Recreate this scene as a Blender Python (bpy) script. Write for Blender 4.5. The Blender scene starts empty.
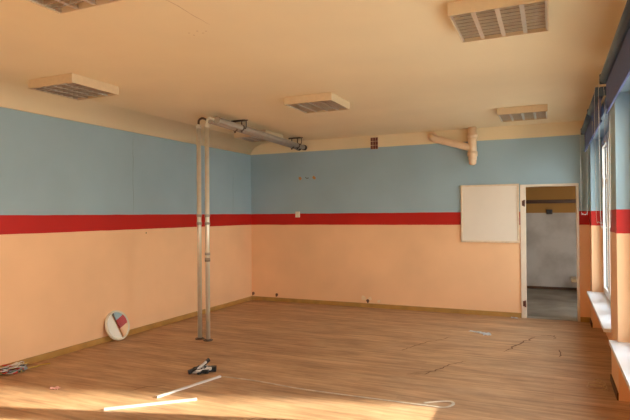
import bpy, bmesh, math, random
from mathutils import Vector, Matrix
random.seed(7)
PI = math.pi
sc = bpy.context.scene
COL = sc.collection

# ---------------------------------------------------------------- room sizes
XL, XR = -5.207, 0.505          # long side wall, window wall
YB, YF = 8.703, -3.3            # end wall, wall behind the camera
ZC = 2.95                       # ceiling
Z_TOP, Z_RED1, Z_RED0 = 2.746, 1.623, 1.42
XW = 0.66                       # plane of the windows in their niches
XO = 0.80                       # outer face of the window wall

# ---------------------------------------------------------------- materials
def new_mat(name):
    m = bpy.data.materials.new(name); m.use_nodes = True
    nt = m.node_tree
    return m, nt, nt.nodes['Principled BSDF']

def node(nt, t, **kw):
    n = nt.nodes.new(t)
    for k, v in kw.items(): setattr(n, k, v)
    return n

def c4(c): return (c[0], c[1], c[2], 1.0)

def simple(name, col, rough=.5, metal=0.0, var=.06, scale=30, bump=0.0, spec=.5):
    m, nt, b = new_mat(name)
    tc = node(nt, 'ShaderNodeTexCoord'); no = node(nt, 'ShaderNodeTexNoise')
    no.inputs['Scale'].default_value = scale; no.inputs['Detail'].default_value = 4
    nt.links.new(tc.outputs['Object'], no.inputs['Vector'])
    r = node(nt, 'ShaderNodeValToRGB')
    r.color_ramp.elements[0].position = .3; r.color_ramp.elements[1].position = .7
    r.color_ramp.elements[0].color = c4([max(0, x*(1-var)) for x in col])
    r.color_ramp.elements[1].color = c4([min(1, x*(1+var)) for x in col])
    nt.links.new(no.outputs['Fac'], r.inputs['Fac']); nt.links.new(r.outputs['Color'], b.inputs['Base Color'])
    b.inputs['Roughness'].default_value = rough; b.inputs['Metallic'].default_value = metal
    b.inputs['Specular IOR Level'].default_value = spec
    if bump:
        bp = node(nt, 'ShaderNodeBump'); bp.inputs['Strength'].default_value = bump; bp.inputs['Distance'].default_value = .002
        nt.links.new(no.outputs['Fac'], bp.inputs['Height']); nt.links.new(bp.outputs['Normal'], b.inputs['Normal'])
    return m

CREAM = (.81, .69, .46)
BLUE = (.33, .48, .57)
RED = (.50, .012, .008)
PEACH = (.92, .59, .34)

def wall_material():
    """Painted plaster: peach dado, red band, blue field, cream strip under the ceiling."""
    m, nt, b = new_mat('banded_wall_paint')
    L = nt.links.new
    g = node(nt, 'ShaderNodeNewGeometry'); s = node(nt, 'ShaderNodeSeparateXYZ'); L(g.outputs['Position'], s.inputs[0])
    n1 = node(nt, 'ShaderNodeTexNoise'); n1.inputs['Scale'].default_value = 1.1; n1.inputs['Detail'].default_value = 3
    n2 = node(nt, 'ShaderNodeTexNoise'); n2.inputs['Scale'].default_value = 60; n2.inputs['Detail'].default_value = 3
    L(g.outputs['Position'], n1.inputs['Vector']); L(g.outputs['Position'], n2.inputs['Vector'])
    # a hand-painted edge wanders by a couple of millimetres
    wob = node(nt, 'ShaderNodeTexNoise'); wob.inputs['Scale'].default_value = 3; L(g.outputs['Position'], wob.inputs['Vector'])
    ma = node(nt, 'ShaderNodeMath', operation='MULTIPLY_ADD'); ma.inputs[1].default_value = .012; ma.inputs[2].default_value = -.006
    L(wob.outputs['Fac'], ma.inputs[0])
    z = node(nt, 'ShaderNodeMath', operation='ADD'); L(s.outputs['Z'], z.inputs[0]); L(ma.outputs[0], z.inputs[1])
    col = None
    def above(t):
        n = node(nt, 'ShaderNodeMath', operation='GREATER_THAN'); n.inputs[1].default_value = t; L(z.outputs[0], n.inputs[0]); return n
    prev = node(nt, 'ShaderNodeRGB'); prev.outputs[0].default_value = c4(PEACH); out = prev.outputs[0]
    for t, c in ((Z_RED0, RED), (Z_RED1, BLUE), (Z_TOP, CREAM)):
        mx = node(nt, 'ShaderNodeMix', data_type='RGBA'); L(above(t).outputs[0], mx.inputs['Factor'])
        L(out, mx.inputs['A']); mx.inputs['B'].default_value = c4(c); out = mx.outputs['Result']
    # blotches of older paint
    mr = node(nt, 'ShaderNodeMapRange'); mr.inputs['From Min'].default_value = .3; mr.inputs['From Max'].default_value = .7
    mr.inputs['To Min'].default_value = .93; mr.inputs['To Max'].default_value = 1.05; L(n1.outputs['Fac'], mr.inputs['Value'])
    hs = node(nt, 'ShaderNodeHueSaturation'); L(mr.outputs['Result'], hs.inputs['Value']); L(out, hs.inputs['Color'])
    L(hs.outputs['Color'], b.inputs['Base Color'])
    b.inputs['Roughness'].default_value = .48; b.inputs['Specular IOR Level'].default_value = .35
    bp = node(nt, 'ShaderNodeBump'); bp.inputs['Strength'].default_value = .12; bp.inputs['Distance'].default_value = .002
    L(n2.outputs['Fac'], bp.inputs['Height']); L(bp.outputs['Normal'], b.inputs['Normal'])
    return m

def floor_material():
    m, nt, b = new_mat('worn_wood_vinyl')
    L = nt.links.new
    g = node(nt, 'ShaderNodeNewGeometry')
    br = node(nt, 'ShaderNodeTexBrick'); br.offset = .37; br.offset_frequency = 2
    br.inputs['Scale'].default_value = 1; br.inputs['Brick Width'].default_value = 1.25; br.inputs['Row Height'].default_value = .115
    br.inputs['Mortar Size'].default_value = .0012; br.inputs['Mortar Smooth'].default_value = .3; br.inputs['Bias'].default_value = 0
    br.inputs['Color1'].default_value = (.33, .33, .33, 1); br.inputs['Color2'].default_value = (.62, .62, .62, 1); br.inputs['Mortar'].default_value = (.22, .22, .22, 1)
    L(g.outputs['Position'], br.inputs['Vector'])
    mp = node(nt, 'ShaderNodeMapping'); mp.inputs['Scale'].default_value = (1.1, 15, 1); L(g.outputs['Position'], mp.inputs['Vector'])
    gr = node(nt, 'ShaderNodeTexNoise'); gr.inputs['Scale'].default_value = 1.4; gr.inputs['Detail'].default_value = 6; gr.inputs['Roughness'].default_value = .62
    gr.inputs['Distortion'].default_value = .5
    L(mp.outputs[0], gr.inputs['Vector'])
    mix = node(nt, 'ShaderNodeMix', data_type='RGBA'); mix.inputs['Factor'].default_value = .76
    L(br.outputs['Color'], mix.inputs['A']); L(gr.outputs['Fac'], mix.inputs['B'])
    cr = node(nt, 'ShaderNodeValToRGB'); e = cr.color_ramp.elements
    e[0].position = .26; e[0].color = (.23, .110, .044, 1); e[1].position = .78; e[1].color = (.72, .47, .25, 1)
    k = cr.color_ramp.elements.new(.5); k.color = (.53, .30, .140, 1)
    L(mix.outputs['Result'], cr.inputs['Fac'])
    # dusty pale scuffs and wear
    sc_ = node(nt, 'ShaderNodeMapping'); sc_.inputs['Scale'].default_value = (.7, 1.6, 1); L(g.outputs['Position'], sc_.inputs['Vector'])
    ds = node(nt, 'ShaderNodeTexNoise'); ds.inputs['Scale'].default_value = 1.7; ds.inputs['Detail'].default_value = 7; ds.inputs['Roughness'].default_value = .65
    L(sc_.outputs[0], ds.inputs['Vector'])
    dr = node(nt, 'ShaderNodeMapRange'); dr.inputs['From Min'].default_value = .52; dr.inputs['From Max'].default_value = .74
    dr.inputs['To Min'].default_value = 0; dr.inputs['To Max'].default_value = .42; L(ds.outputs['Fac'], dr.inputs['Value'])
    m2 = node(nt, 'ShaderNodeMix', data_type='RGBA'); L(dr.outputs['Result'], m2.inputs['Factor'])
    L(cr.outputs['Color'], m2.inputs['A']); m2.inputs['B'].default_value = (.66, .48, .31, 1)
    pm = node(nt, 'ShaderNodeMapping'); pm.inputs['Scale'].default_value = (.55, 1.5, 1); pm.inputs['Location'].default_value = (3.1, 1.7, 0); L(g.outputs['Position'], pm.inputs['Vector'])
    pn = node(nt, 'ShaderNodeTexNoise'); pn.inputs['Scale'].default_value = 2.3; pn.inputs['Detail'].default_value = 8; pn.inputs['Roughness'].default_value = .7; L(pm.outputs[0], pn.inputs['Vector'])
    pr = node(nt, 'ShaderNodeMapRange'); pr.inputs['From Min'].default_value = .33; pr.inputs['From Max'].default_value = .66
    pr.inputs['To Min'].default_value = .70; pr.inputs['To Max'].default_value = 1.10; L(pn.outputs['Fac'], pr.inputs['Value'])
    ph = node(nt, 'ShaderNodeHueSaturation'); ph.inputs['Saturation'].default_value = .93; L(pr.outputs['Result'], ph.inputs['Value']); L(m2.outputs['Result'], ph.inputs['Color'])
    L(ph.outputs['Color'], b.inputs['Base Color'])
    rr = node(nt, 'ShaderNodeMapRange'); rr.inputs['To Min'].default_value = .34; rr.inputs['To Max'].default_value = .62; L(ds.outputs['Fac'], rr.inputs['Value'])
    L(rr.outputs['Result'], b.inputs['Roughness']); b.inputs['Specular IOR Level'].default_value = .42
    bp = node(nt, 'ShaderNodeBump'); bp.inputs['Strength'].default_value = .18; bp.inputs['Distance'].default_value = .002
    L(ds.outputs['Fac'], bp.inputs['Height']); L(bp.outputs['Normal'], b.inputs['Normal'])
    return m

def glass_material():
    m, nt, b = new_mat('window_glass'); nt.nodes.remove(b)
    out = nt.nodes['Material Output']
    t = node(nt, 'ShaderNodeBsdfTransparent'); t.inputs[0].default_value = (.95, .97, .96, 1)
    gl = node(nt, 'ShaderNodeBsdfGlossy'); gl.inputs['Roughness'].default_value = .02
    f = node(nt, 'ShaderNodeFresnel'); f.inputs['IOR'].default_value = 1.5
    mx = node(nt, 'ShaderNodeMixShader')
    # only the face a ray meets first reflects (no false total reflection on the way out of a thin pane)
    g = node(nt, 'ShaderNodeNewGeometry'); iv = node(nt, 'ShaderNodeMath', operation='SUBTRACT'); iv.inputs[0].default_value = 1
    nt.links.new(g.outputs['Backfacing'], iv.inputs[1])
    mu = node(nt, 'ShaderNodeMath', operation='MULTIPLY'); nt.links.new(f.outputs[0], mu.inputs[0]); nt.links.new(iv.outputs[0], mu.inputs[1])
    nt.links.new(mu.outputs[0], mx.inputs[0]); nt.links.new(t.outputs[0], mx.inputs[1]); nt.links.new(gl.outputs[0], mx.inputs[2])
    nt.links.new(mx.outputs[0], out.inputs['Surface'])
    return m

def inner_wall_material():
    m, nt, b = new_mat('storeroom_wall_paint')
    L = nt.links.new
    g = node(nt, 'ShaderNodeNewGeometry'); s = node(nt, 'ShaderNodeSeparateXYZ'); L(g.outputs['Position'], s.inputs[0])
    gt = node(nt, 'ShaderNodeMath', operation='GREATER_THAN'); gt.inputs[1].default_value = 1.6; L(s.outputs['Z'], gt.inputs[0])
    no = node(nt, 'ShaderNodeTexNoise'); no.inputs['Scale'].default_value = 2.2; no.inputs['Detail'].default_value = 6; L(g.outputs['Position'], no.inputs['Vector'])
    r = node(nt, 'ShaderNodeValToRGB'); r.color_ramp.elements[0].color = (.50, .46, .41, 1); r.color_ramp.elements[1].color = (.66, .62, .57, 1)
    r.color_ramp.elements[0].position = .35; r.color_ramp.elements[1].position = .6
    L(no.outputs['Fac'], r.inputs['Fac'])
    mx = node(nt, 'ShaderNodeMix', data_type='RGBA'); L(gt.outputs[0], mx.inputs['Factor']); L(r.outputs['Color'], mx.inputs['A'])
    mx.inputs['B'].default_value = (.45, .23, .055, 1)
    L(mx.outputs['Result'], b.inputs['Base Color']); b.inputs['Roughness'].default_value = .75
    return m

M = dict(
    wall=wall_material(), floor=floor_material(), glass=glass_material(), inner=inner_wall_material(),
    ceiling=simple('cream_ceiling_paint', CREAM, .75, var=.03, scale=1.3, bump=.1),
    crack=simple('dark_seam', (.17, .085, .04), .8),
    hairline=simple('hairline_crack', (.60, .46, .29), .9),
    stain=simple('ochre_wall_patch', (.55, .25, .07), .8),
    dark_hole=simple('drill_hole', (.08, .05, .03), .9),
    chip=simple('pale_paint_chip', (.85, .66, .45), .8),
    base=simple('ochre_skirting', (.46, .26, .07), .45, var=.15, scale=6),
    darkbase=simple('dark_brown_skirting', (.12, .055, .025), .55, var=.15, scale=6),
    pvc=simple('white_window_plastic', (.80, .80, .78), .3, var=.02),
    gasket=simple('black_rubber', (.02, .02, .022), .6),
    sill=simple('white_sill_board', (.78, .79, .80), .3, var=.04, scale=5),
    blind=simple('navy_blind_fabric', (.075, .11, .29), .75, var=.1, scale=90, bump=.15),
    cassette=simple('teal_navy_cassette', (.045, .085, .15), .4, var=.05),
    chain=simple('white_bead_chain', (.75, .74, .70), .4),
    frame=simple('cream_door_paint', (.80, .72, .60), .4, var=.04, scale=8),
    hinge=simple('rusty_hinge', (.16, .07, .05), .5, metal=.4),
    board=simple('cream_white_board', (.80, .74, .64), .5, var=.02, scale=3),
    trim=simple('pale_wood_trim', (.74, .62, .46), .5, var=.08, scale=20),
    chrome=simple('galvanised_steel', (.42, .38, .32), .5, metal=.35, var=.05, scale=12),
    pole=simple('painted_steel_tube', (.72, .69, .58), .28, metal=.4, var=.05, scale=12),
    darkmetal=simple('dark_steel', (.12, .09, .075), .45, metal=.6),
    rubber=simple('brown_black_cap', (.028, .012, .010), .5),
    housing=simple('cream_lamp_housing', (.70, .56, .36), .5, var=.03),
    louvre=simple('mirror_louvre', (.70, .65, .58), .28, metal=.75, var=.04),
    louvre_lip_shade=simple('shade_toned_louvre_lip', (.30, .235, .17), .5, metal=.2),
    tube=simple('white_fluorescent_tube', (.86, .84, .80), .25, var=.01),
    pipe=simple('cream_drain_pipe', (.82, .62, .42), .4, var=.04, scale=8),
    grille=simple('maroon_vent', (.16, .045, .030), .55, var=.1),
    grillehole=simple('vent_mortar', (.62, .45, .30), .7, var=.1),
    socket=simple('white_switch_plastic', (.80, .72, .62), .35),
    mrim=simple('off_white_plastic_rim', (.80, .77, .66), .35, var=.03),
    white=simple('white_plastic', (.70, .68, .66), .35, var=.02),
    greyflat=simple('pale_grey_ribbon', (.58, .50, .40), .5, var=.3, scale=8),
    black=simple('black_plastic', (.018, .020, .024), .35),
    grey=simple('grey_plastic', (.36, .37, .38), .45),
    redp=simple('red_plastic', (.60, .05, .025), .45),
    yellow=simple('yellow_sleeve', (.62, .44, .08), .5),
    greenp=simple('green_sleeve', (.15, .22, .10), .5),
    paper=simple('crumpled_paper', (.72, .72, .72), .7, var=.08),
    pinkpaper=simple('pink_paper', (.85, .55, .52), .7, var=.08),
    concrete=simple('bare_grey_concrete', (.34, .31, .25), .85, var=.25, scale=2.2, bump=.2),
    threshold=simple('dusty_cement_sill', (.36, .34, .28), .85, var=.18, scale=5),
    bar=simple('dark_wood_rail', (.10, .04, .015), .5, var=.2, scale=10),
    ledge=simple('tan_ledge_wood', (.55, .38, .20), .5, var=.12, scale=8),
    ground=simple('pale_paving', (.58, .55, .49), .9, var=.15, scale=.6),
    facade=simple('outside_render', (.70, .66, .58), .9, var=.05, scale=1),
)
mm, nt, b_ = new_mat('mirror_glass')
b_.inputs['Base Color'].default_value = (.86, .88, .87, 1); b_.inputs['Metallic'].default_value = 1; b_.inputs['Roughness'].default_value = .015
M['mirror'] = mm

# ---------------------------------------------------------------- mesh helpers
def box(bm, lo, hi, mi=0, bev=0):
    x0, y0, z0 = lo; x1, y1, z1 = hi
    v = [bm.verts.new(p) for p in ((x0,y0,z0),(x1,y0,z0),(x1,y1,z0),(x0,y1,z0),(x0,y0,z1),(x1,y0,z1),(x1,y1,z1),(x0,y1,z1))]
    fs = [bm.faces.new([v[i] for i in q]) for q in ((0,3,2,1),(4,5,6,7),(0,1,5,4),(1,2,6,5),(2,3,7,6),(3,0,4,7))]
    for f in fs: f.material_index = mi
    if bev:
        es = list({e for f in fs for e in f.edges})
        bmesh.ops.bevel(bm, geom=es, offset=bev, segments=2, affect='EDGES', profile=.5)

def cyl(bm, a, b, r0, r1=None, n=24, caps=True, mi=0):
    a, b = Vector(a), Vector(b); r1 = r0 if r1 is None else r1
    d = (b-a).normalized(); u = d.orthogonal().normalized(); w = d.cross(u)
    ra = [bm.verts.new(a + (u*math.cos(t)+w*math.sin(t))*r0) for t in (2*PI*i/n for i in range(n))]
    rb = [bm.verts.new(b + (u*math.cos(t)+w*math.sin(t))*r1) for t in (2*PI*i/n for i in range(n))]
    for i in range(n):
        f = bm.faces.new((ra[i], ra[(i+1)%n], rb[(i+1)%n], rb[i])); f.smooth = True; f.material_index = mi
    if caps:
        bm.faces.new(ra[::-1]).material_index = mi; bm.faces.new(rb).material_index = mi

def smooth_path(pts, k=6, closed=False):
    pts = [Vector(p) for p in pts]; n = len(pts); out = []
    rng = range(n if closed else n-1)
    for i in rng:
        if closed: p0, p1, p2, p3 = pts[(i-1)%n], pts[i], pts[(i+1)%n], pts[(i+2)%n]
        else: p0, p1, p2, p3 = pts[max(i-1,0)], pts[i], pts[i+1], pts[min(i+2,n-1)]
        for j in range(k):
            t = j/k
            out.append(.5*((2*p1)+(p2-p0)*t+(2*p0-5*p1+4*p2-p3)*t*t+(3*p1-p0-3*p2+p3)*t**3))
    if not closed: out.append(pts[-1])
    return out

def tube(bm, pts, r, n=10, k=6, closed=False, sy=1.0):
    """Round (or flattened, sy < 1) tube swept along a smoothed path."""
    P = smooth_path(pts, k, closed) if k > 1 else [Vector(p) for p in pts]
    rings = []; up = Vector((0,0,1)); prev = None
    for i, p in enumerate(P):
        t = (P[(i+1)%len(P)]-P[i-1]) if closed else (P[min(i+1,len(P)-1)]-P[max(i-1,0)])
        t.normalize()
        if prev is None:
            s = t.cross(up)
            if s.length < .05: s = t.cross(Vector((0,1,0)))
        else: s = prev - t*prev.dot(t)
        s.normalize(); prev = s; w = s.cross(t)
        rings.append([bm.verts.new(p + s*math.cos(a)*r + w*math.sin(a)*r*sy) for a in (2*PI*j/n for j in range(n))])
    m = len(rings)
    for i in range(m if closed else m-1):
        a, b = rings[i], rings[(i+1)%m]
        for j in range(n):
            f = bm.faces.new((a[j], a[(j+1)%n], b[(j+1)%n], b[j])); f.smooth = True
    if not closed:
        bm.faces.new(rings[0][::-1]); bm.faces.new(rings[-1])

def lathe(bm, prof, M4=Matrix(), n=48, close=False):
    rings = []
    for r, z in prof:
        rings.append([bm.verts.new(M4 @ Vector((r*math.cos(2*PI*i/n), r*math.sin(2*PI*i/n), z))) for i in range(n)])
    k = len(rings)
    for i in range(k if close else k-1):
        a, b = rings[i], rings[(i+1)%k]
        for j in range(n):
            f = bm.faces.new((a[j], a[(j+1)%n], b[(j+1)%n], b[j])); f.smooth = True

def sliver(bm, pts, w, nrm, mi):
    """A narrow jagged crack lying a hair above a surface with normal nrm."""
    pts = [Vector(p) for p in pts]; nrm = Vector(nrm); P = []
    for a, b in zip(pts, pts[1:]):
        for j in range(5):
            t = j/5; P.append(a.lerp(b, t))
    P.append(pts[-1])
    side = (pts[-1]-pts[0]).cross(nrm).normalized()
    P = [p + side*random.uniform(-1.5, 1.5)*w for p in P]
    L = []
    for i, p in enumerate(P):
        h = w*random.uniform(.35, 1.0)*(.3 if i in (0, len(P)-1) else 1)
        L.append((bm.verts.new(p+side*h+nrm*.0012), bm.verts.new(p-side*h+nrm*.0012)))
    for (a, b), (c, d) in zip(L, L[1:]):
        f = bm.faces.new((a, b, d, c)); f.material_index = mi
        f.normal_update()
        if f.normal.dot(nrm) < 0: f.normal_flip()

def blot(bm, p, r, nrm, mi, n=9):
    p = Vector(p); nrm = Vector(nrm); u = nrm.orthogonal().normalized(); w = nrm.cross(u)
    vs = [bm.verts.new(p+nrm*.0012+(u*math.cos(2*PI*i/n)+w*math.sin(2*PI*i/n))*r*random.uniform(.65, 1.15)) for i in range(n)]
    bm.faces.new(vs).material_index = mi

def B(): return bmesh.new()

def obj(name, bm, mats, parent=None, smooth=False, fixn=True):
    if fixn: bmesh.ops.recalc_face_normals(bm, faces=bm.faces)
    me = bpy.data.meshes.new(name); bm.to_mesh(me); bm.free()
    for m in (mats if isinstance(mats, (list, tuple)) else [mats]): me.materials.append(M[m] if isinstance(m, str) else m)
    o = bpy.data.objects.new(name, me); COL.objects.link(o)
    if parent: o.parent = parent
    return o

def tag(o, label, cat, group=None):
    o['label'] = label; o['category'] = cat
    if group: o['group'] = group
    return o

def thing(name, label, cat, loc=(0,0,0), group=None):
    o = bpy.data.objects.new(name, None); COL.objects.link(o); o.location = loc; o.empty_display_size = .1
    return tag(o, label, cat, group)

def struct(o):
    o['kind'] = 'structure'; return o

def dup(root, loc, label):
    r = root.copy(); COL.objects.link(r); r.location = loc; r['label'] = label
    for ch in list(root.children):
        c = ch.copy(); COL.objects.link(c); c.parent = r
        for g in ch.children:
            d = g.copy(); COL.objects.link(d); d.parent = c
    return r

# ---------------------------------------------------------------- the shell
bm = B(); box(bm, (XL-.15, YF-.15, -.12), (XR, YB, 0)); box(bm, (XR, YF-.15, -.12), (XO, YB+.15, 0))
for cw, pts in ((.009,[(-1.62,6.10,0),(-1.55,6.309,0),(-1.426,6.63,0),(-1.308,6.792,0),(-1.22,7.005,0)]),
            (.010,[(-1.347,5.223,0),(-1.181,5.291,0),(-1.067,5.524,0),(-.984,5.756,0),(-.865,5.93,0)]),
            (.014,[(-.507,6.484,0),(-.419,6.821,0),(-.331,7.13,0),(-.264,7.214,0),(-.211,7.412,0)]),
            (.011,[(-.14,7.50,0),(-.058,7.534,0),(.013,7.594,0)]), (.011,[(.013,7.594,0),(.018,7.386,0)]), (.010,[(.074,6.818,0),(.069,6.488,0)]), (.007,[(-1.30,5.30,0),(-1.10,5.42,0),(-1.02,5.50,0)]),
            (.007,[(-3.55,3.75,0),(-3.496,3.896,0),(-3.35,4.004,0)])):
    sliver(bm, pts, cw, (0,0,1), 1)
struct(obj('floor', bm, ['floor', 'crack'], fixn=False))

bm = B(); box(bm, (XL-.15, YF-.15, ZC), (XO, YB+.15, ZC+.15))
sliver(bm, [(-2.174,2.2,ZC),(-2.182,2.878,ZC),(-2.193,3.12,ZC)], .004, (0,0,-1), 1)
for p in ((-2.429,3.19),(-2.423,3.242),(-2.35,3.181),(-2.336,3.235),(-2.291,3.209)): blot(bm, (p[0],p[1],ZC), .009, (0,0,-1), 1)
struct(obj('ceiling', bm, ['ceiling', 'hairline'], fixn=False))

bm = B(); box(bm, (XL-.15, YF-.15, 0), (XL, YB+.15, ZC))
sliver(bm, [(XL,5.596,2.68),(XL,5.594,2.3),(XL,5.591,1.63)], .004, (1,0,0), 1)
sliver(bm, [(XL,8.083,2.42),(XL,8.073,1.63)], .005, (1,0,0), 1)
blot(bm, (XL,5.841,1.364), .012, (1,0,0), 2)
struct(obj('wall_left', bm, ['wall', simple('blue_grey_joint', (.20,.27,.28), .8), 'dark_hole'], fixn=False))

DX0, DX1, DZ = -.36, .335, 2.0            # doorway
bm = B()
box(bm, (XL, YB, 0), (DX0-.07, YB+.15, ZC)); box(bm, (DX1+.03, YB, 0), (XR, YB+.15, ZC)); box(bm, (DX0-.07, YB, DZ+.03), (DX1+.03, YB+.15, ZC))
for x in (-4.174, -3.894): blot(bm, (x, YB, 2.268), .034, (0,-1,0), 1)
sliver(bm, [(-4.07,YB,2.262),(-3.99,YB,2.258)], .010, (0,-1,0), 2)
for x, z, r in ((-2.98,.16,.05),(-2.86,.15,.04),(-2.70,.115,.03),(-.60,.40,.012)): blot(bm, (x,YB,z), r, (0,-1,0), 3)
struct(obj('wall_back', bm, ['wall', 'stain', 'dark_hole', 'chip'], fixn=False))

bm = B(); N = 28; rc = ZC-Z_TOP; row = []
for i in range(N+1):
    a = PI/2*i/N; x, z = XL+rc*2.1*(1-math.cos(a)), Z_TOP+(rc+.004)*math.sin(a)
    row.append((bm.verts.new((x, YF, z)), bm.verts.new((x, YB, z))))
for (a, b), (c, d) in zip(row, row[1:]):
    bm.faces.new((a, b, d, c)).smooth = True
k = (bm.verts.new((XL, YF, ZC+.004)), bm.verts.new((XL, YB, ZC+.004)))
bm.faces.new((row[-1][0], row[-1][1], k[1], k[0])); bm.faces.new((k[0], k[1], row[0][1], row[0][0]))
bm.faces.new([r[0] for r in row]+[k[0]]); bm.faces.new([r[1] for r in row][::-1]+[k[1]])
struct(obj('blending_cove', bm, 'ceiling'))  # cove added so wall shading runs into the ceiling without an edge
bm = B(); box(bm, (XL, YF-.15, 0), (XR, YF, ZC)); struct(obj('wall_front', bm, 'wall'))

# window wall: floor-high niches, a parapet at the back of each, glazing above
WIN = [(5.75, 8.30), (2.74, 5.17), (-.27, 2.16), (-2.9, -.85)]
ZP, ZL = .46, 2.62
bm = B()
ys = sorted([y for w in WIN for y in w]); edges = [YF-.15]+ys+[YB+.15]
for i in range(0, len(edges), 2): box(bm, (XR, edges[i], 0), (XO, edges[i+1], ZC))
for y0, y1 in WIN:
    box(bm, (XR, y0, ZL), (XO, y1, ZC)); box(bm, (XW-.02, y0, 0), (XO, y1, ZP))
struct(obj('wall_right', bm, 'wall'))

bm = B(); box(bm, (XL, YF, 0), (XL+.016, YB, .072), bev=.004); struct(obj('baseboard_left', bm, 'base'))
bm = B(); box(bm, (XL+.016, YB-.016, 0), (DX0-.07, YB, .072), bev=.004); box(bm, (DX1+.035, YB-.016, 0), (XR, YB, .072), bev=.004)
struct(obj('baseboard_back', bm, 'base'))
bm = B()
for i in range(0, len(edges), 2):
    a, b = max(edges[i], YF), min(edges[i+1], YB-.016); box(bm, (XR-.014, a, 0), (XR, b, .065), bev=.004)
struct(obj('baseboard_right', bm, 'darkbase'))

# ---------------------------------------------------------------- the windows
def window(n, y0, y1):
    r = bpy.data.objects.new('window_%d' % n, None); COL.objects.link(r); r.location = (XW, (y0+y1)/2, ZP); struct(r)
    H = ZL-ZP; h = (y1-y0)/2; d = .07
    f = .06
    bm = B()
    box(bm, (0,-h,0), (d,h,f)); box(bm, (0,-h,H-f), (d,h,H)); box(bm, (0,-h,f), (d,-h+f,H-f)); box(bm, (0,h-f,f), (d,h,H-f))
    for k in (-1, 1): box(bm, (0,k*h/3-.04,f), (d,k*h/3+.04,H-f))
    obj('window_frame', bm, 'pvc', r)
    cuts = [(-h+f, -h/3-.04), (-h/3+.04, h/3-.04), (h/3+.04, h-f)]
    for a, b in cuts:
        bm = B(); s = .075; x0, x1 = -.02, d-.012
        z0, z1 = f, H-f
        box(bm, (x0,a-.008,z0-.008), (x1,b+.008,z0+s)); box(bm, (x0,a-.008,z1-s), (x1,b+.008,z1+.008))
        box(bm, (x0,a-.008,z0+s), (x1,a+s,z1-s)); box(bm, (x0,b-s,z0+s), (x1,b+.008,z1-s))
        sash = obj('sash', bm, 'pvc', r)
        bm = B(); t = .008
        box(bm, (.012,a+s,z0+s), (.024,b-s,z0+s+t)); box(bm, (.012,a+s,z1-s-t), (.024,b-s,z1-s))
        box(bm, (.012,a+s,z0+s+t), (.024,a+s+t,z1-s-t)); box(bm, (.012,b-s-t,z0+s+t), (.024,b-s,z1-s-t))
        obj('gasket', bm, 'gasket', sash)
        bm = B(); box(bm, (.016,a+s,z0+s), (.020,b-s,z1-s)); obj('pane', bm, 'glass', sash)
        bm = B(); yy = a+.035 if a > h/3 else b-.035; zz = H*.72
        box(bm, (x0-.012,yy-.014,zz-.035), (x0,yy+.014,zz+.035), bev=.003); cyl(bm, (x0-.012,yy,zz), (x0-.045,yy,zz), .009, n=14)
        box(bm, (x0-.055,yy-.010,zz-.115), (x0-.036,yy+.010,zz+.012), bev=.005)
        obj('handle', bm, 'pvc', sash)
    bm = B(); box(bm, (-.158, -h+.002, 0.008), (-.002, h-.002, .040))
    # the overhanging lip runs a little past the niche in front of the wall
    box(bm, (-.22, -h-.045, 0.008), (-.158, h+.045, .040))
    obj('window_sill', bm, 'sill', r)
for i, w in enumerate(WIN): window(i+1, *w)

# ---------------------------------------------------------------- roller blinds
def blind(y0, y1, zbot, chain_y, zchain, label):
    xc, zc = .425, 2.735
    r = thing('roller_blind', label, 'roller blind', (xc, (y0+y1)/2, zc), 'navy roller blinds over the windows')
    h = (y1-y0)/2
    bm = B(); prof = [(.040*math.cos(a), .040*math.sin(a)) for a in (2*PI*i/20 for i in range(20))]
    cyl(bm, (0,-h,0), (0,h,0), .040, n=28); box(bm, (0.0,-h,-.02), (.045,h,.040), bev=.006)
    obj('cassette', bm, 'cassette', r)
    bm = B(); box(bm, (.010,-h+.02,zbot-zc), (.0125,h-.02,0)); obj('blind_fabric', bm, 'blind', r)
    bm = B(); box(bm, (.002,-h+.02,zbot-zc-.022), (.020,h-.02,zbot-zc+.004), bev=.005); obj('bottom_bar', bm, 'blind', r)
    for s in (-1, 1):
        bm = B(); box(bm, (-.038,s*h-.004,-.042), (XR-xc,s*h+.004,.044), bev=.003); obj('bracket', bm, 'cassette', r)
    cy = chain_y-(y0+y1)/2; zt, zb = .0, zchain-zc
    bm = B()
    path = [(-.042,cy,zt),(-.043,cy,zb*.5),(-.040,cy,zb+.06),(-.022,cy,zb+.012),(0,cy,zb),(.022,cy,zb+.012),(.034,cy,zb+.06),(.036,cy,zb*.5),(.036,cy,zt),(0,cy,zt+.038)]
    tube(bm, path, .0016, n=6, k=5, closed=True)
    for p in smooth_path(path, 9, True): bmesh.ops.create_icosphere(bm, subdivisions=1, radius=.0030, matrix=Matrix.Translation(p))
    obj('bead_chain', bm, 'chain', r)
    return r
blind(5.63, 6.78, 2.47, 5.615, 1.50, 'navy roller blind on the farther window, nearer of its two, beside the pier')
blind(6.83, 8.30, 2.47, 8.315, 1.57, 'navy roller blind farthest from the camera, next to the doorway end of the room')
blind(2.72, 5.12, 2.455, 5.14, 1.47, 'large navy roller blind over the window nearest the camera')

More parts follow.
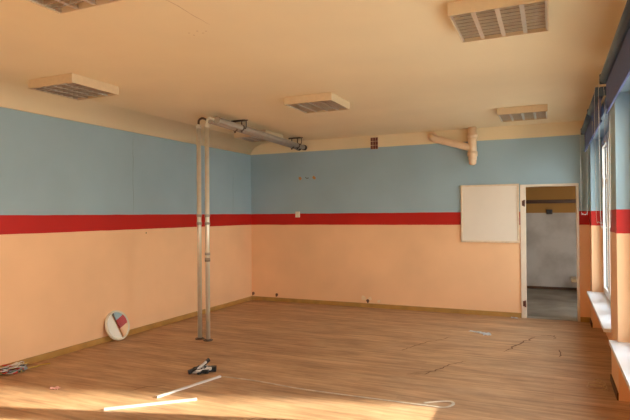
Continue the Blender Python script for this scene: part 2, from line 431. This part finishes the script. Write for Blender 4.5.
# ---------------------------------------------------------------- doorway and the room beyond
d = bpy.data.objects.new('door_1', None); COL.objects.link(d); d.location = (0, YB, 0); struct(d)
bm = B(); w = .15
box(bm, (DX0-.075,-.022,0), (DX0,w,DZ), bev=.004); box(bm, (DX1,-.022,0), (DX1+.035,w,DZ), bev=.004)
box(bm, (DX0-.075,-.022,DZ), (DX1+.035,w,DZ+.034), bev=.004)
obj('door_frame', bm, 'frame', d)
for z in (.22, 1.75):
    bm = B(); cyl(bm, (DX0-.018,-.028,z-.05), (DX0-.018,-.028,z+.05), .011, n=14); box(bm, (DX0-.05,-.026,z-.04), (DX0-.018,-.021,z+.04)); obj('hinge', bm, 'hinge', d)
bm = B(); box(bm, (DX0,-.0,-.05), (DX1,w+.0,.006)); obj('threshold', bm, 'threshold', d)

RY0, RY1, RX0, RX1, RZ = YB+.15, 12.15, -2.0, 1.35, 2.7
bm = B(); box(bm, (RX0, RY0, -.1), (RX1, RY1, 0)); struct(obj('floor_storeroom', bm, 'concrete'))
bm = B(); box(bm, (RX0-.1, RY0, RZ), (RX1+.3, RY1+.1, RZ+.1)); struct(obj('ceiling_storeroom', bm, 'ceiling'))
bm = B(); box(bm, (RX0-.1, RY1, 0), (RX1+.3, RY1+.1, RZ)); struct(obj('wall_storeroom_back', bm, 'inner'))
bm = B(); box(bm, (RX0-.1, RY0, 0), (RX0, RY1, RZ)); struct(obj('wall_storeroom_left', bm, 'inner'))
bm = B()
for lo, hi in (((RX1,RY0,0),(RX1+.3,9.6,RZ)), ((RX1,11.2,0),(RX1+.3,RY1,RZ)), ((RX1,9.6,0),(RX1+.3,10.6,1.5)), ((RX1,9.6,1.85),(RX1+.3,10.6,RZ)), ((RX1,10.6,0),(RX1+.3,11.2,RZ))): box(bm, lo, hi)
struct(obj('wall_storeroom_right', bm, 'inner'))
bm = B(); box(bm, (RX0, RY1-.015, 0), (RX1, RY1, .055)); struct(obj('baseboard_storeroom', bm, 'darkbase'))
bm = B(); box(bm, (RX0+.3, RY1-.03, 1.80), (RX1-.1, RY1, 1.875), bev=.004)
tag(obj('wall_rail', bm, 'bar'), 'dark wooden rail across the ochre wall seen through the doorway', 'rail')
t = thing('junction_box', 'small dark box on the storeroom wall at the ochre paint edge', 'junction box', (-.04, RY1, 1.62))
bm = B(); box(bm, (-.06,-.05,-.05), (.06,.004,.05), bev=.008); obj('body', bm, 'darkmetal', t)
bm = B(); box(bm, (-.045,-.058,-.035), (.045,-.05,.035), bev=.004); obj('lid', bm, 'black', t)
t = thing('low_bench', 'low tan wooden ledge inside the storeroom against the doorway side', 'bench', (.62, 11.45, 0))
bm = B(); box(bm, (-.29,-.25,.27), (.45,.25,.335), bev=.008); obj('seat', bm, 'ledge', t)
for x in (-.1, .36):
    bm = B(); box(bm, (x-.02,-.2,0), (x+.02,.2,.27), bev=.004); obj('leg', bm, 'darkbase', t)

# ---------------------------------------------------------------- ceiling lights
S = .295; HH = .085
def ceiling_light(loc, label):
    r = thing('ceiling_light', label, 'ceiling light', loc, 'square louvred ceiling lights')
    bm = B(); t = .006; f = .009
    for lo, hi in (((-S,-S,-HH),(S,-S+t,-.006)), ((-S,S-t,-HH),(S,S,-.006)), ((-S,-S+t,-HH),(-S+t,S-t,-.006)), ((S-t,-S+t,-HH),(S,S-t,-.006))): box(bm, lo, hi)
    for lo, hi in (((-S,-S,-HH-.004),(S,-S+f,-HH)), ((-S,S-f,-HH-.004),(S,S,-HH)), ((-S,-S+f,-HH-.004),(-S+f,S-f,-HH)), ((S-f,-S+f,-HH-.004),(S,S-f,-HH))): box(bm, lo, hi)
    box(bm, (-S+t,-S+t,-.012), (S-t,S-t,0))
    obj('housing', bm, 'housing', r)
    a = S-f; bm = B()
    # V-shaped mirror walls between the four tubes, blades across them
    cell = 2*a/4
    for i in range(5):
        x = -a+i*cell
        top, bot = .006, .014
        l = x-bot if i else x; rr = x+bot if i < 4 else x
        v = [bm.verts.new(p) for p in ((l,-a,-HH+.002),(rr,-a,-HH+.002),(min(x+.002,a),-a,-.052),(max(x-.002,-a),-a,-.052),(l,a,-HH+.002),(rr,a,-HH+.002),(min(x+.002,a),a,-.052),(max(x-.002,-a),a,-.052))]
        for q in ((0,4,5,1),(1,5,6,2),(2,6,7,3),(3,7,4,0),(0,1,2,3),(4,7,6,5)): bm.faces.new([v[k] for k in q])
    for j in range(1, 9):
        y = -a+j*2*a/9
        for i in range(4):
            x0, x1 = -a+i*cell+.010, -a+(i+1)*cell-.010
            v = [bm.verts.new(p) for p in ((x0,y-.006,-HH+.004),(x1,y-.006,-HH+.004),(x1,y+.006,-HH+.004),(x0,y+.006,-HH+.004),(x0,y-.001,-.055),(x1,y-.001,-.055),(x1,y+.001,-.055),(x0,y+.001,-.055))]
            for q in ((4,5,6,7),(0,1,5,4),(1,2,6,5),(2,3,7,6),(3,0,4,7)): bm.faces.new([v[k] for k in q])
            bm.faces.new([v[k] for k in (0,3,2,1)]).material_index = 1  # shade lines between the blades put into a darker lip colour
    obj('louvre', bm, ['louvre', 'louvre_lip_shade'], r)
    for i in range(4):
        x = -a+(i+.5)*cell
        bm = B(); cyl(bm, (x,-a+.02,-.028), (x,a-.02,-.028), .013, n=14); obj('fluorescent_tube', bm, 'tube', r)
    return r
c0 = ceiling_light((-.295,3.72,ZC), 'square louvred ceiling light beside the window blinds, nearest of the window row')
dup(c0, (-4.385,3.90,ZC), 'square louvred ceiling light above the long striped wall where the round mirror leans')
dup(c0, (-2.49,5.69,ZC), 'square louvred ceiling light alone in mid ceiling, in line with the maroon wall vent')
dup(c0, (-.325,7.46,ZC), 'square louvred ceiling light farthest along the windows, over the doorway and cream board')
dup(c0, (-4.40,7.62,ZC), 'square louvred ceiling light partly hidden behind the steel ceiling pipes')
dup(c0, (-2.485,2.07,ZC), 'square louvred ceiling light nearest the camera, only one corner in view')

# ---------------------------------------------------------------- steel poles and ceiling pipes
def pole(x, y, coupling, label):
    r = thing('steel_pole', label, 'pole', (x, y, 0), 'pair of floor-to-ceiling steel poles')
    bm = B(); cyl(bm, (0,0,.004), (0,0,2.77), .0285, n=28); obj('tube', bm, 'pole', r)
    bm = B(); cyl(bm, (0,0,2.735), (0,0,2.77), .036, n=28); cyl(bm, (0,0,2.77), (0,0,2.79), .036, .018, n=28); obj('collar', bm, 'pole', r)
    for z in ([1.60, 1.50] if not coupling else [1.60, 1.50, coupling+.035, coupling-.035]):
        bm = B(); cyl(bm, (0,0,z-.017), (0,0,z+.017), .0335, n=28); cyl(bm, (.030,0,z), (.046,-.012,z), .006, n=8); obj('clamp_ring', bm, 'chrome', r)
    if coupling:
        bm = B(); cyl(bm, (0,0,coupling-.062), (0,0,coupling-.050), .0345, n=28); obj('joint_band', bm, 'darkmetal', r)
    bm = B(); cyl(bm, (0,0,0), (0,0,.010), .060, n=28); cyl(bm, (0,0,.010), (0,0,.020), .038, .032, n=28); obj('foot_flange', bm, 'darkmetal', r)
    return r
p1 = pole(-4.188, 5.69, None, 'plain steel pole from floor to ceiling, nearer the striped side wall')
p2 = pole(-4.040, 5.66, 1.075, 'steel pole from floor to ceiling with an extra joint below the red band')
# bent conduit on top of each pole
bm = B(); tube(bm, [(0,0,2.78),(0,.005,2.84),(.02,.03,2.87),(.035,.07,2.875),(.05,.11,2.86)], .014, n=12); obj('conduit_bend', bm, 'darkmetal', p1)
bm = B(); tube(bm, [(0,0,2.78),(-.002,.02,2.84),(0,.07,2.865),(.02,.13,2.855)], .014, n=12); obj('conduit_bend', bm, 'pole', p2)

def rail(x, label, y0=5.80, y1=8.58, z=2.850, x1=0, z1=-.045, hook=False):
    r = thing('ceiling_pipe', label, 'pipe', (x, y0, z), 'pair of steel pipes under the ceiling')
    L = y1-y0
    bm = B(); cyl(bm, (0,0,0), (x1,L,z1), .040, n=28); obj('tube', bm, 'chrome', r)
    bm = B(); cyl(bm, (x1,L-.03,z1), (x1,L+.03,z1), .048, n=28); obj('end_cap', bm, 'rubber', r)
    bm = B(); cyl(bm, (0,-.008,0), (0,.03,0), .043, n=28); obj('collar', bm, 'chrome', r)
    for yy in (.62, 2.50):
        xx = x1*yy/L; zz = z1*yy/L
        bm = B()
        box(bm, (xx-.058,yy-.016,ZC-z-.022), (xx+.058,yy+.016,ZC-z), bev=.003)
        cyl(bm, (xx,yy-.016,zz), (xx,yy+.016,zz), .0445, n=24)
        cyl(bm, (xx,yy,.03+zz), (xx,yy,.085), .009, n=10)
        if hook:
            cyl(bm, (xx-.16,yy,ZC-z-.012), (xx+.10,yy,ZC-z-.012), .008, n=10)
            tube(bm, [(xx+.075,yy,ZC-z-.012),(xx+.077,yy,.04),(xx+.075,yy,.0),(xx+.06,yy,-.03),(xx+.045,yy,-.012)], .007, n=8)
        box(bm, (xx-.008,yy-.012,zz-.068), (xx+.008,yy+.012,zz-.04), bev=.002)
        obj('pipe_clamp', bm, 'darkmetal', r)
    return r
rail(-4.085, 'steel pipe under the ceiling with black end cap, nearer the striped side wall', x1=-.055)
rail(-3.975, 'steel pipe under the ceiling with black end cap, second of the pair, towards the room', x1=-.055, hook=True)

# ---------------------------------------------------------------- things on the end wall
t = thing('cream_board', 'blank cream board with thin pale frame hung on the end wall beside the doorway', 'board', (-.885, YB, 1.145))
bw, bh = .435, .905
bm = B(); box(bm, (-bw+.02,-.022,.02), (bw-.02,-.004,bh-.02)); obj('panel', bm, 'board', t)
bm = B(); e = .028
for lo, hi in (((-bw,-.032,0),(bw,0,e)), ((-bw,-.032,bh-e),(bw,0,bh)), ((-bw,-.032,e),(-bw+e,0,bh-e)), ((bw-e,-.032,e),(bw,0,bh-e))): box(bm, lo, hi, bev=.003)
obj('frame', bm, 'trim', t)

t = thing('drain_pipe', 'cream drain pipe with sloping branch under the ceiling above the cream board', 'pipe', (-1.12, YB-.11, 0))
bm = B(); cyl(bm, (0,0,2.44), (0,0,ZC), .066, n=32); lathe(bm, [(.001,2.355),(.035,2.36),(.056,2.385),(.060,2.44)], n=32); obj('stack', bm, 'pipe', t)
for z in (2.82, 2.53):
    bm = B(); cyl(bm, (0,0,z-.035), (0,0,z+.035), .078, n=32); cyl(bm, (0,0,z+.035), (0,0,z+.045), .078, .066, n=32); obj('collar', bm, 'pipe', t)
bm = B(); tube(bm, [(0,0,2.625),(-.20,0,2.687),(-.40,.0,2.749),(-.55,0,2.796),(-.615,.005,2.822),(-.64,.04,2.845),(-.64,.11,2.855)], .057, n=20); obj('branch', bm, 'pipe', t)
bm = B(); cyl(bm, (-.64,.06,2.853), (-.64,.11,2.855), .082, n=28); obj('wall_flange', bm, 'pipe', t)

t = thing('vent_grille', 'small maroon vent grille high on the end wall under the ceiling', 'vent', (-2.755, YB, 2.815))
bm = B(); box(bm, (-.066,-.008,-.10), (.066,0,.10)); obj('backing', bm, 'grillehole', t)
bm = B()
for i in range(3):
    for j in range(3): box(bm, (-.064+i*.045,-.018,-.098+j*.068), (-.064+i*.045+.037,-.008,-.098+j*.068+.059), bev=.002)
obj('grille', bm, 'grille', t)

t = thing('wall_socket', 'small white wall socket on the red band of the end wall', 'socket', (-4.22, YB, 1.608))
bm = B(); box(bm, (-.042,-.03,-.052), (.042,0,.052), bev=.006); obj('body', bm, 'socket', t)
bm = B(); box(bm, (-.026,-.038,-.03), (.026,-.03,.03), bev=.003); obj('cover', bm, 'frame', t)

def stub(x, z, label, ln=.05):
    bm = B(); tube(bm, [(x,YB,z),(x+.004,YB-.03,z+.002),(x+.012,YB-.045,z-.012),(x+.02,YB-.05,z-.03)], .011, n=8)
    cyl(bm, (x,YB-.006,z), (x,YB,z), .026, n=14)
    tag(obj('cable_stub', bm, 'hinge'), label, 'cable end', 'cable ends low on the end wall')
stub(-5.17, .125, 'brown cable end above the skirting right in the room corner')
stub(-4.67, .125, 'brown cable end above the skirting of the end wall, half a metre from the corner')
stub(-2.90, .115, 'brown cable end beside chipped paint low in the middle of the end wall')

# ---------------------------------------------------------------- round mirror leaning on the side wall
tl, az = math.radians(17.2), math.radians(-2.0)
n = Vector((math.cos(tl)*math.cos(az), math.cos(tl)*math.sin(az), math.sin(tl)))
u = Vector((0,0,1)).cross(n).normalized(); v = n.cross(u)
R = .194
ctr = Vector((XL+.006+R*math.sin(tl)*1.0, 5.235, R*math.cos(tl)+.006))
MT = Matrix((u, v, n)).transposed().to_4x4()
t = thing('round_mirror', 'round mirror in an off-white rim leaning against the peach side wall', 'mirror', (ctr.x, ctr.y, 0))
MT = Matrix.Translation((0,0,ctr.z)) @ MT
bm = B(); lathe(bm, [(R-.026,.004),(R-.024,.012),(R-.014,.016),(R-.004,.012),(R,.002),(R,-.012),(R-.006,-.016),(R-.026,-.016)], MT, 64, close=True); obj('rim', bm, 'mrim', t)
bm = B(); lathe(bm, [(R-.025,-.012),(R-.025,.006)], MT, 64)
vs = [bm.verts.new(MT @ Vector(((R-.025)*math.cos(2*PI*i/64),(R-.025)*math.sin(2*PI*i/64),.006))) for i in range(64)]; bm.faces.new(vs)
vs = [bm.verts.new(MT @ Vector(((R-.025)*math.cos(2*PI*i/64),(R-.025)*math.sin(2*PI*i/64),-.012))) for i in range(64)]; bm.faces.new(vs[::-1])
bmesh.ops.remove_doubles(bm, verts=bm.verts, dist=1e-5)
for f in bm.faces: f.smooth = False
obj('mirror_glass', bm, 'mirror', t)

# ---------------------------------------------------------------- things on the floor
def slat(a, b, wid, label, z=0):
    a, b = Vector(a), Vector(b); d = (b-a); L = d.length; ang = math.atan2(d.y, d.x)
    r = thing('trunking_strip', label, 'plastic strip', ((a.x+b.x)/2, (a.y+b.y)/2, z), 'white plastic strips on the floor'); r.rotation_euler = (0,0,ang)
    bm = B(); t = .004
    box(bm, (-L/2,-wid/2,0), (L/2,wid/2,t)); box(bm, (-L/2,-wid/2,t), (L/2,-wid/2+t,.016)); box(bm, (-L/2,wid/2-t,t), (L/2,wid/2,.016))
    obj('channel', bm, 'white', r)
    bm = B(); box(bm, (-L/2+.004,-wid/2+t,.012), (L/2-.02,wid/2-t,.016)); obj('cover', bm, 'white', r)
    return r
slat((-3.190,3.700), (-3.015,4.425), .024, 'white plastic strip on the floor pointing at the black cable tangle')
slat((-3.395,3.300), (-2.830,3.797), .024, 'white plastic strip lying in the sunlit patch of floor')

bm = B()
tube(bm, [(-3.0,4.435,.004),(-2.6,4.445,.004),(-2.13,4.40,.004),(-1.6,4.405,.004),(-1.2,4.415,.004),(-.93,4.425,.004),(-.86,4.425,.004),(-.80,4.46,.004),(-.77,4.53,.004),(-.79,4.59,.005),(-.85,4.575,.006),(-.93,4.53,.004),(-1.0,4.475,.004)], .013, n=10, k=8, sy=.22)
tag(obj('flat_cable', bm, 'greyflat'), 'long pale grey flat cable across the floor with a hooked end', 'cable')

# tangle of coloured wires by the side wall
t = thing('wire_tangle', 'tangle of coloured wires and plugs on the floor against the peach side wall', 'wires', (-5.08, 3.73, 0))
def loops(n, sx, sy, zmax, rnd):
    P = []
    for i in range(n):
        a = 2*PI*i/n*2.3+rnd.random()
        P.append((sx*math.cos(a)*rnd.uniform(.4,1), sy*math.sin(a)*rnd.uniform(.4,1), rnd.uniform(.008, zmax)))
    return P
rd = random.Random(3)
for mat_, k in (('grey',9),('white',8),('yellow',7),('redp',7),('greenp',7),('grey',8),('black',7),('white',7),('black',9),('redp',6)):
    bm = B(); tube(bm, loops(k, .12, .18, .085, rd), .0055, n=7, k=6); obj('wire', bm, mat_, t)
for mat_, p, s in (('redp',(-.02,-.10,.055),(.016,.026,.014)), ('white',(.0,.03,.07),(.024,.034,.018)), ('redp',(.07,-.03,.02),(.014,.022,.013)), ('grey',(.06,.07,.03),(.014,.036,.014))):
    bm = B(); box(bm, [p[i]-s[i] for i in range(3)], [p[i]+s[i] for i in range(3)], bev=.005)
    bmesh.ops.rotate(bm, cent=p, matrix=Matrix.Rotation(rd.uniform(-.8,.8),3,'Z') @ Matrix.Rotation(.2,3,'X'), verts=bm.verts)
    obj('plug', bm, mat_, t)
bm = B(); tube(bm, [(.02,.12,.012),(.06,.22,.012),(.05,.30,.012),(.10,.36,.012)], .006, n=7); obj('wire', bm, 'yellow', t)

# black and white cable tangle
t = thing('cable_tangle', 'tangle of black and white leads with black plugs beside a white plastic strip', 'cables', (-3.27, 4.46, 0)); t.scale = (.8, .85, 1)
for mat_, k in (('black',8),('white',7),('black',7),('grey',8)):
    bm = B(); tube(bm, loops(k, .10, .13, .06, rd), .0075, n=8, k=6); obj('lead', bm, mat_, t)
for mat_, p, s, rz, rx in (('black',(-.035,.14,.075),(.02,.055,.018),-.5,.5), ('black',(.09,.10,.03),(.055,.035,.024),.5,.1), ('white',(-.02,.05,.07),(.018,.06,.012),-.6,.5), ('black',(-.09,-.05,.03),(.022,.06,.02),-.6,.2), ('black',(.07,-.02,.028),(.05,.022,.018),.3,0), ('white',(.10,.02,.05),(.035,.018,.014),.4,.1)):
    bm = B(); box(bm, [p[i]-s[i] for i in range(3)], [p[i]+s[i] for i in range(3)], bev=.006)
    bmesh.ops.rotate(bm, cent=p, matrix=Matrix.Rotation(rz,3,'Z') @ Matrix.Rotation(rx,3,'X'), verts=bm.verts)
    obj('plug', bm, mat_, t)

def scrap(x, y, sx, sy, mat_, label, rz=0, name='paper_scrap', cat='paper scrap', group=None):
    bm = B(); N = 6; rr = random.Random(int(abs(x*1000)))
    g = [[bm.verts.new(((i/N-.5)*sx*rr.uniform(.85,1.1), (j/N-.5)*sy*rr.uniform(.8,1.15), .003+rr.random()*.018)) for j in range(N+1)] for i in range(N+1)]
    for i in range(N):
        for j in range(N): bm.faces.new((g[i][j], g[i+1][j], g[i+1][j+1], g[i][j+1]))
    bmesh.ops.solidify(bm, geom=list(bm.faces), thickness=.0015)
    zmin = min(v.co.z for v in bm.verts)
    for v_ in bm.verts: v_.co.z -= zmin-.0005
    o = obj(name, bm, mat_); o.location = (x, y, 0); o.rotation_euler = (0,0,rz)
    return tag(o, label, cat, group)
scrap(-.80, 7.33, .11, .13, 'paper', 'crumpled whitish paper scrap, the one nearer the windows, mid floor before the doorway', .3, group='paper scraps before the doorway')
scrap(-.93, 7.40, .20, .07, 'paper', 'thin torn whitish paper strip beside the crumpled scrap, mid floor', -.25, group='paper scraps before the doorway')
scrap(-4.235, 3.527, .085, .06, 'pinkpaper', 'tiny pinkish white scrap on the floor at the edge of the sunlit patch', .4)
scrap(-.53, 8.62, .10, .05, 'paper', 'small pale scrap on the floor at the foot of the door frame', 0)

bm = B(); tube(bm, [(.09*math.cos(a)*k, .11*math.sin(a)*k, .006+.004*i) for i, (a, k) in enumerate((2*PI*j/7, 1-.02*j) for j in range(17))], .004, n=6)
o = obj('wire_coil', bm, 'ledge'); o.location = (.36, 5.42, 0); tag(o, 'small loose coil of ochre wire on the floor below the windows', 'wire')

# ---------------------------------------------------------------- outside
bm = B(); box(bm, (XO+.02, -60, -1.3), (90, 70, -1.2)); struct(obj('ground_outside', bm, 'ground'))

bm = B(); box(bm, (13, 10.62, -1.2), (20, 42, 11.5))
for i in range(3):
    for j in range(6): box(bm, (12.96, 12+j*4.5, 1+i*3.2), (13.0, 13.6+j*4.5, 2.6+i*3.2), mi=1)
struct(obj('sun_block_building', bm, ['facade', 'gasket']))  # unseen building, added to keep the sun off the far window

# ---------------------------------------------------------------- light
sd = bpy.data.lights.new('sun', 'SUN'); sun = bpy.data.objects.new('sun', sd); COL.objects.link(sun)
dirv = Vector((-.963, -.285, -.378)).normalized()
sun.rotation_euler = dirv.to_track_quat('-Z', 'Y').to_euler(); sun.location = (8, 8, 6)
sd.energy = 6.8; sd.angle = math.radians(.7); sd.color = (1, .91, .76)

w = bpy.data.worlds.new('sky'); sc.world = w; w.use_nodes = True; nt = w.node_tree
bg = nt.nodes['Background']
tc = node(nt, 'ShaderNodeTexCoord'); sp = node(nt, 'ShaderNodeSeparateXYZ'); rp = node(nt, 'ShaderNodeValToRGB')
e = rp.color_ramp.elements
e[0].position = 0; e[0].color = (1.0, .94, .84, 1); e[1].position = .8; e[1].color = (.72, .82, .95, 1)
nt.links.new(tc.outputs['Generated'], sp.inputs[0]); nt.links.new(sp.outputs['Z'], rp.inputs['Fac']); nt.links.new(rp.outputs['Color'], bg.inputs['Color'])
bg.inputs['Strength'].default_value = 2.5

# ---------------------------------------------------------------- camera
th, pi_, ro, f = .4194, .0090, -.0082, 530.2
F = Vector((-math.sin(th)*math.cos(pi_), math.cos(th)*math.cos(pi_), math.sin(pi_)))
Rv = Vector((math.cos(th), math.sin(th), 0)); U = Rv.cross(F)
R2 = Rv*math.cos(ro)+U*math.sin(ro); U2 = -Rv*math.sin(ro)+U*math.cos(ro)
cd = bpy.data.cameras.new('camera'); cam = bpy.data.objects.new('camera', cd); COL.objects.link(cam)
cam.matrix_world = Matrix.Translation((0,0,1.6)) @ Matrix((R2, U2, -F)).transposed().to_4x4()
cd.sensor_width = 36; cd.lens = f/630*36; cd.clip_start = .05; cd.clip_end = 300
sc.camera = cam

vs_ = sc.view_settings
vs_.view_transform = 'Standard'; vs_.look = 'None'; vs_.gamma = 1; vs_.use_curve_mapping = False
vs_.exposure = 1.6
sc.cycles.max_bounces = 16; sc.cycles.diffuse_bounces = 10; sc.cycles.glossy_bounces = 6; sc.cycles.transparent_max_bounces = 16
sc.cycles.use_denoising = True; sc.cycles.sample_clamp_indirect = 12
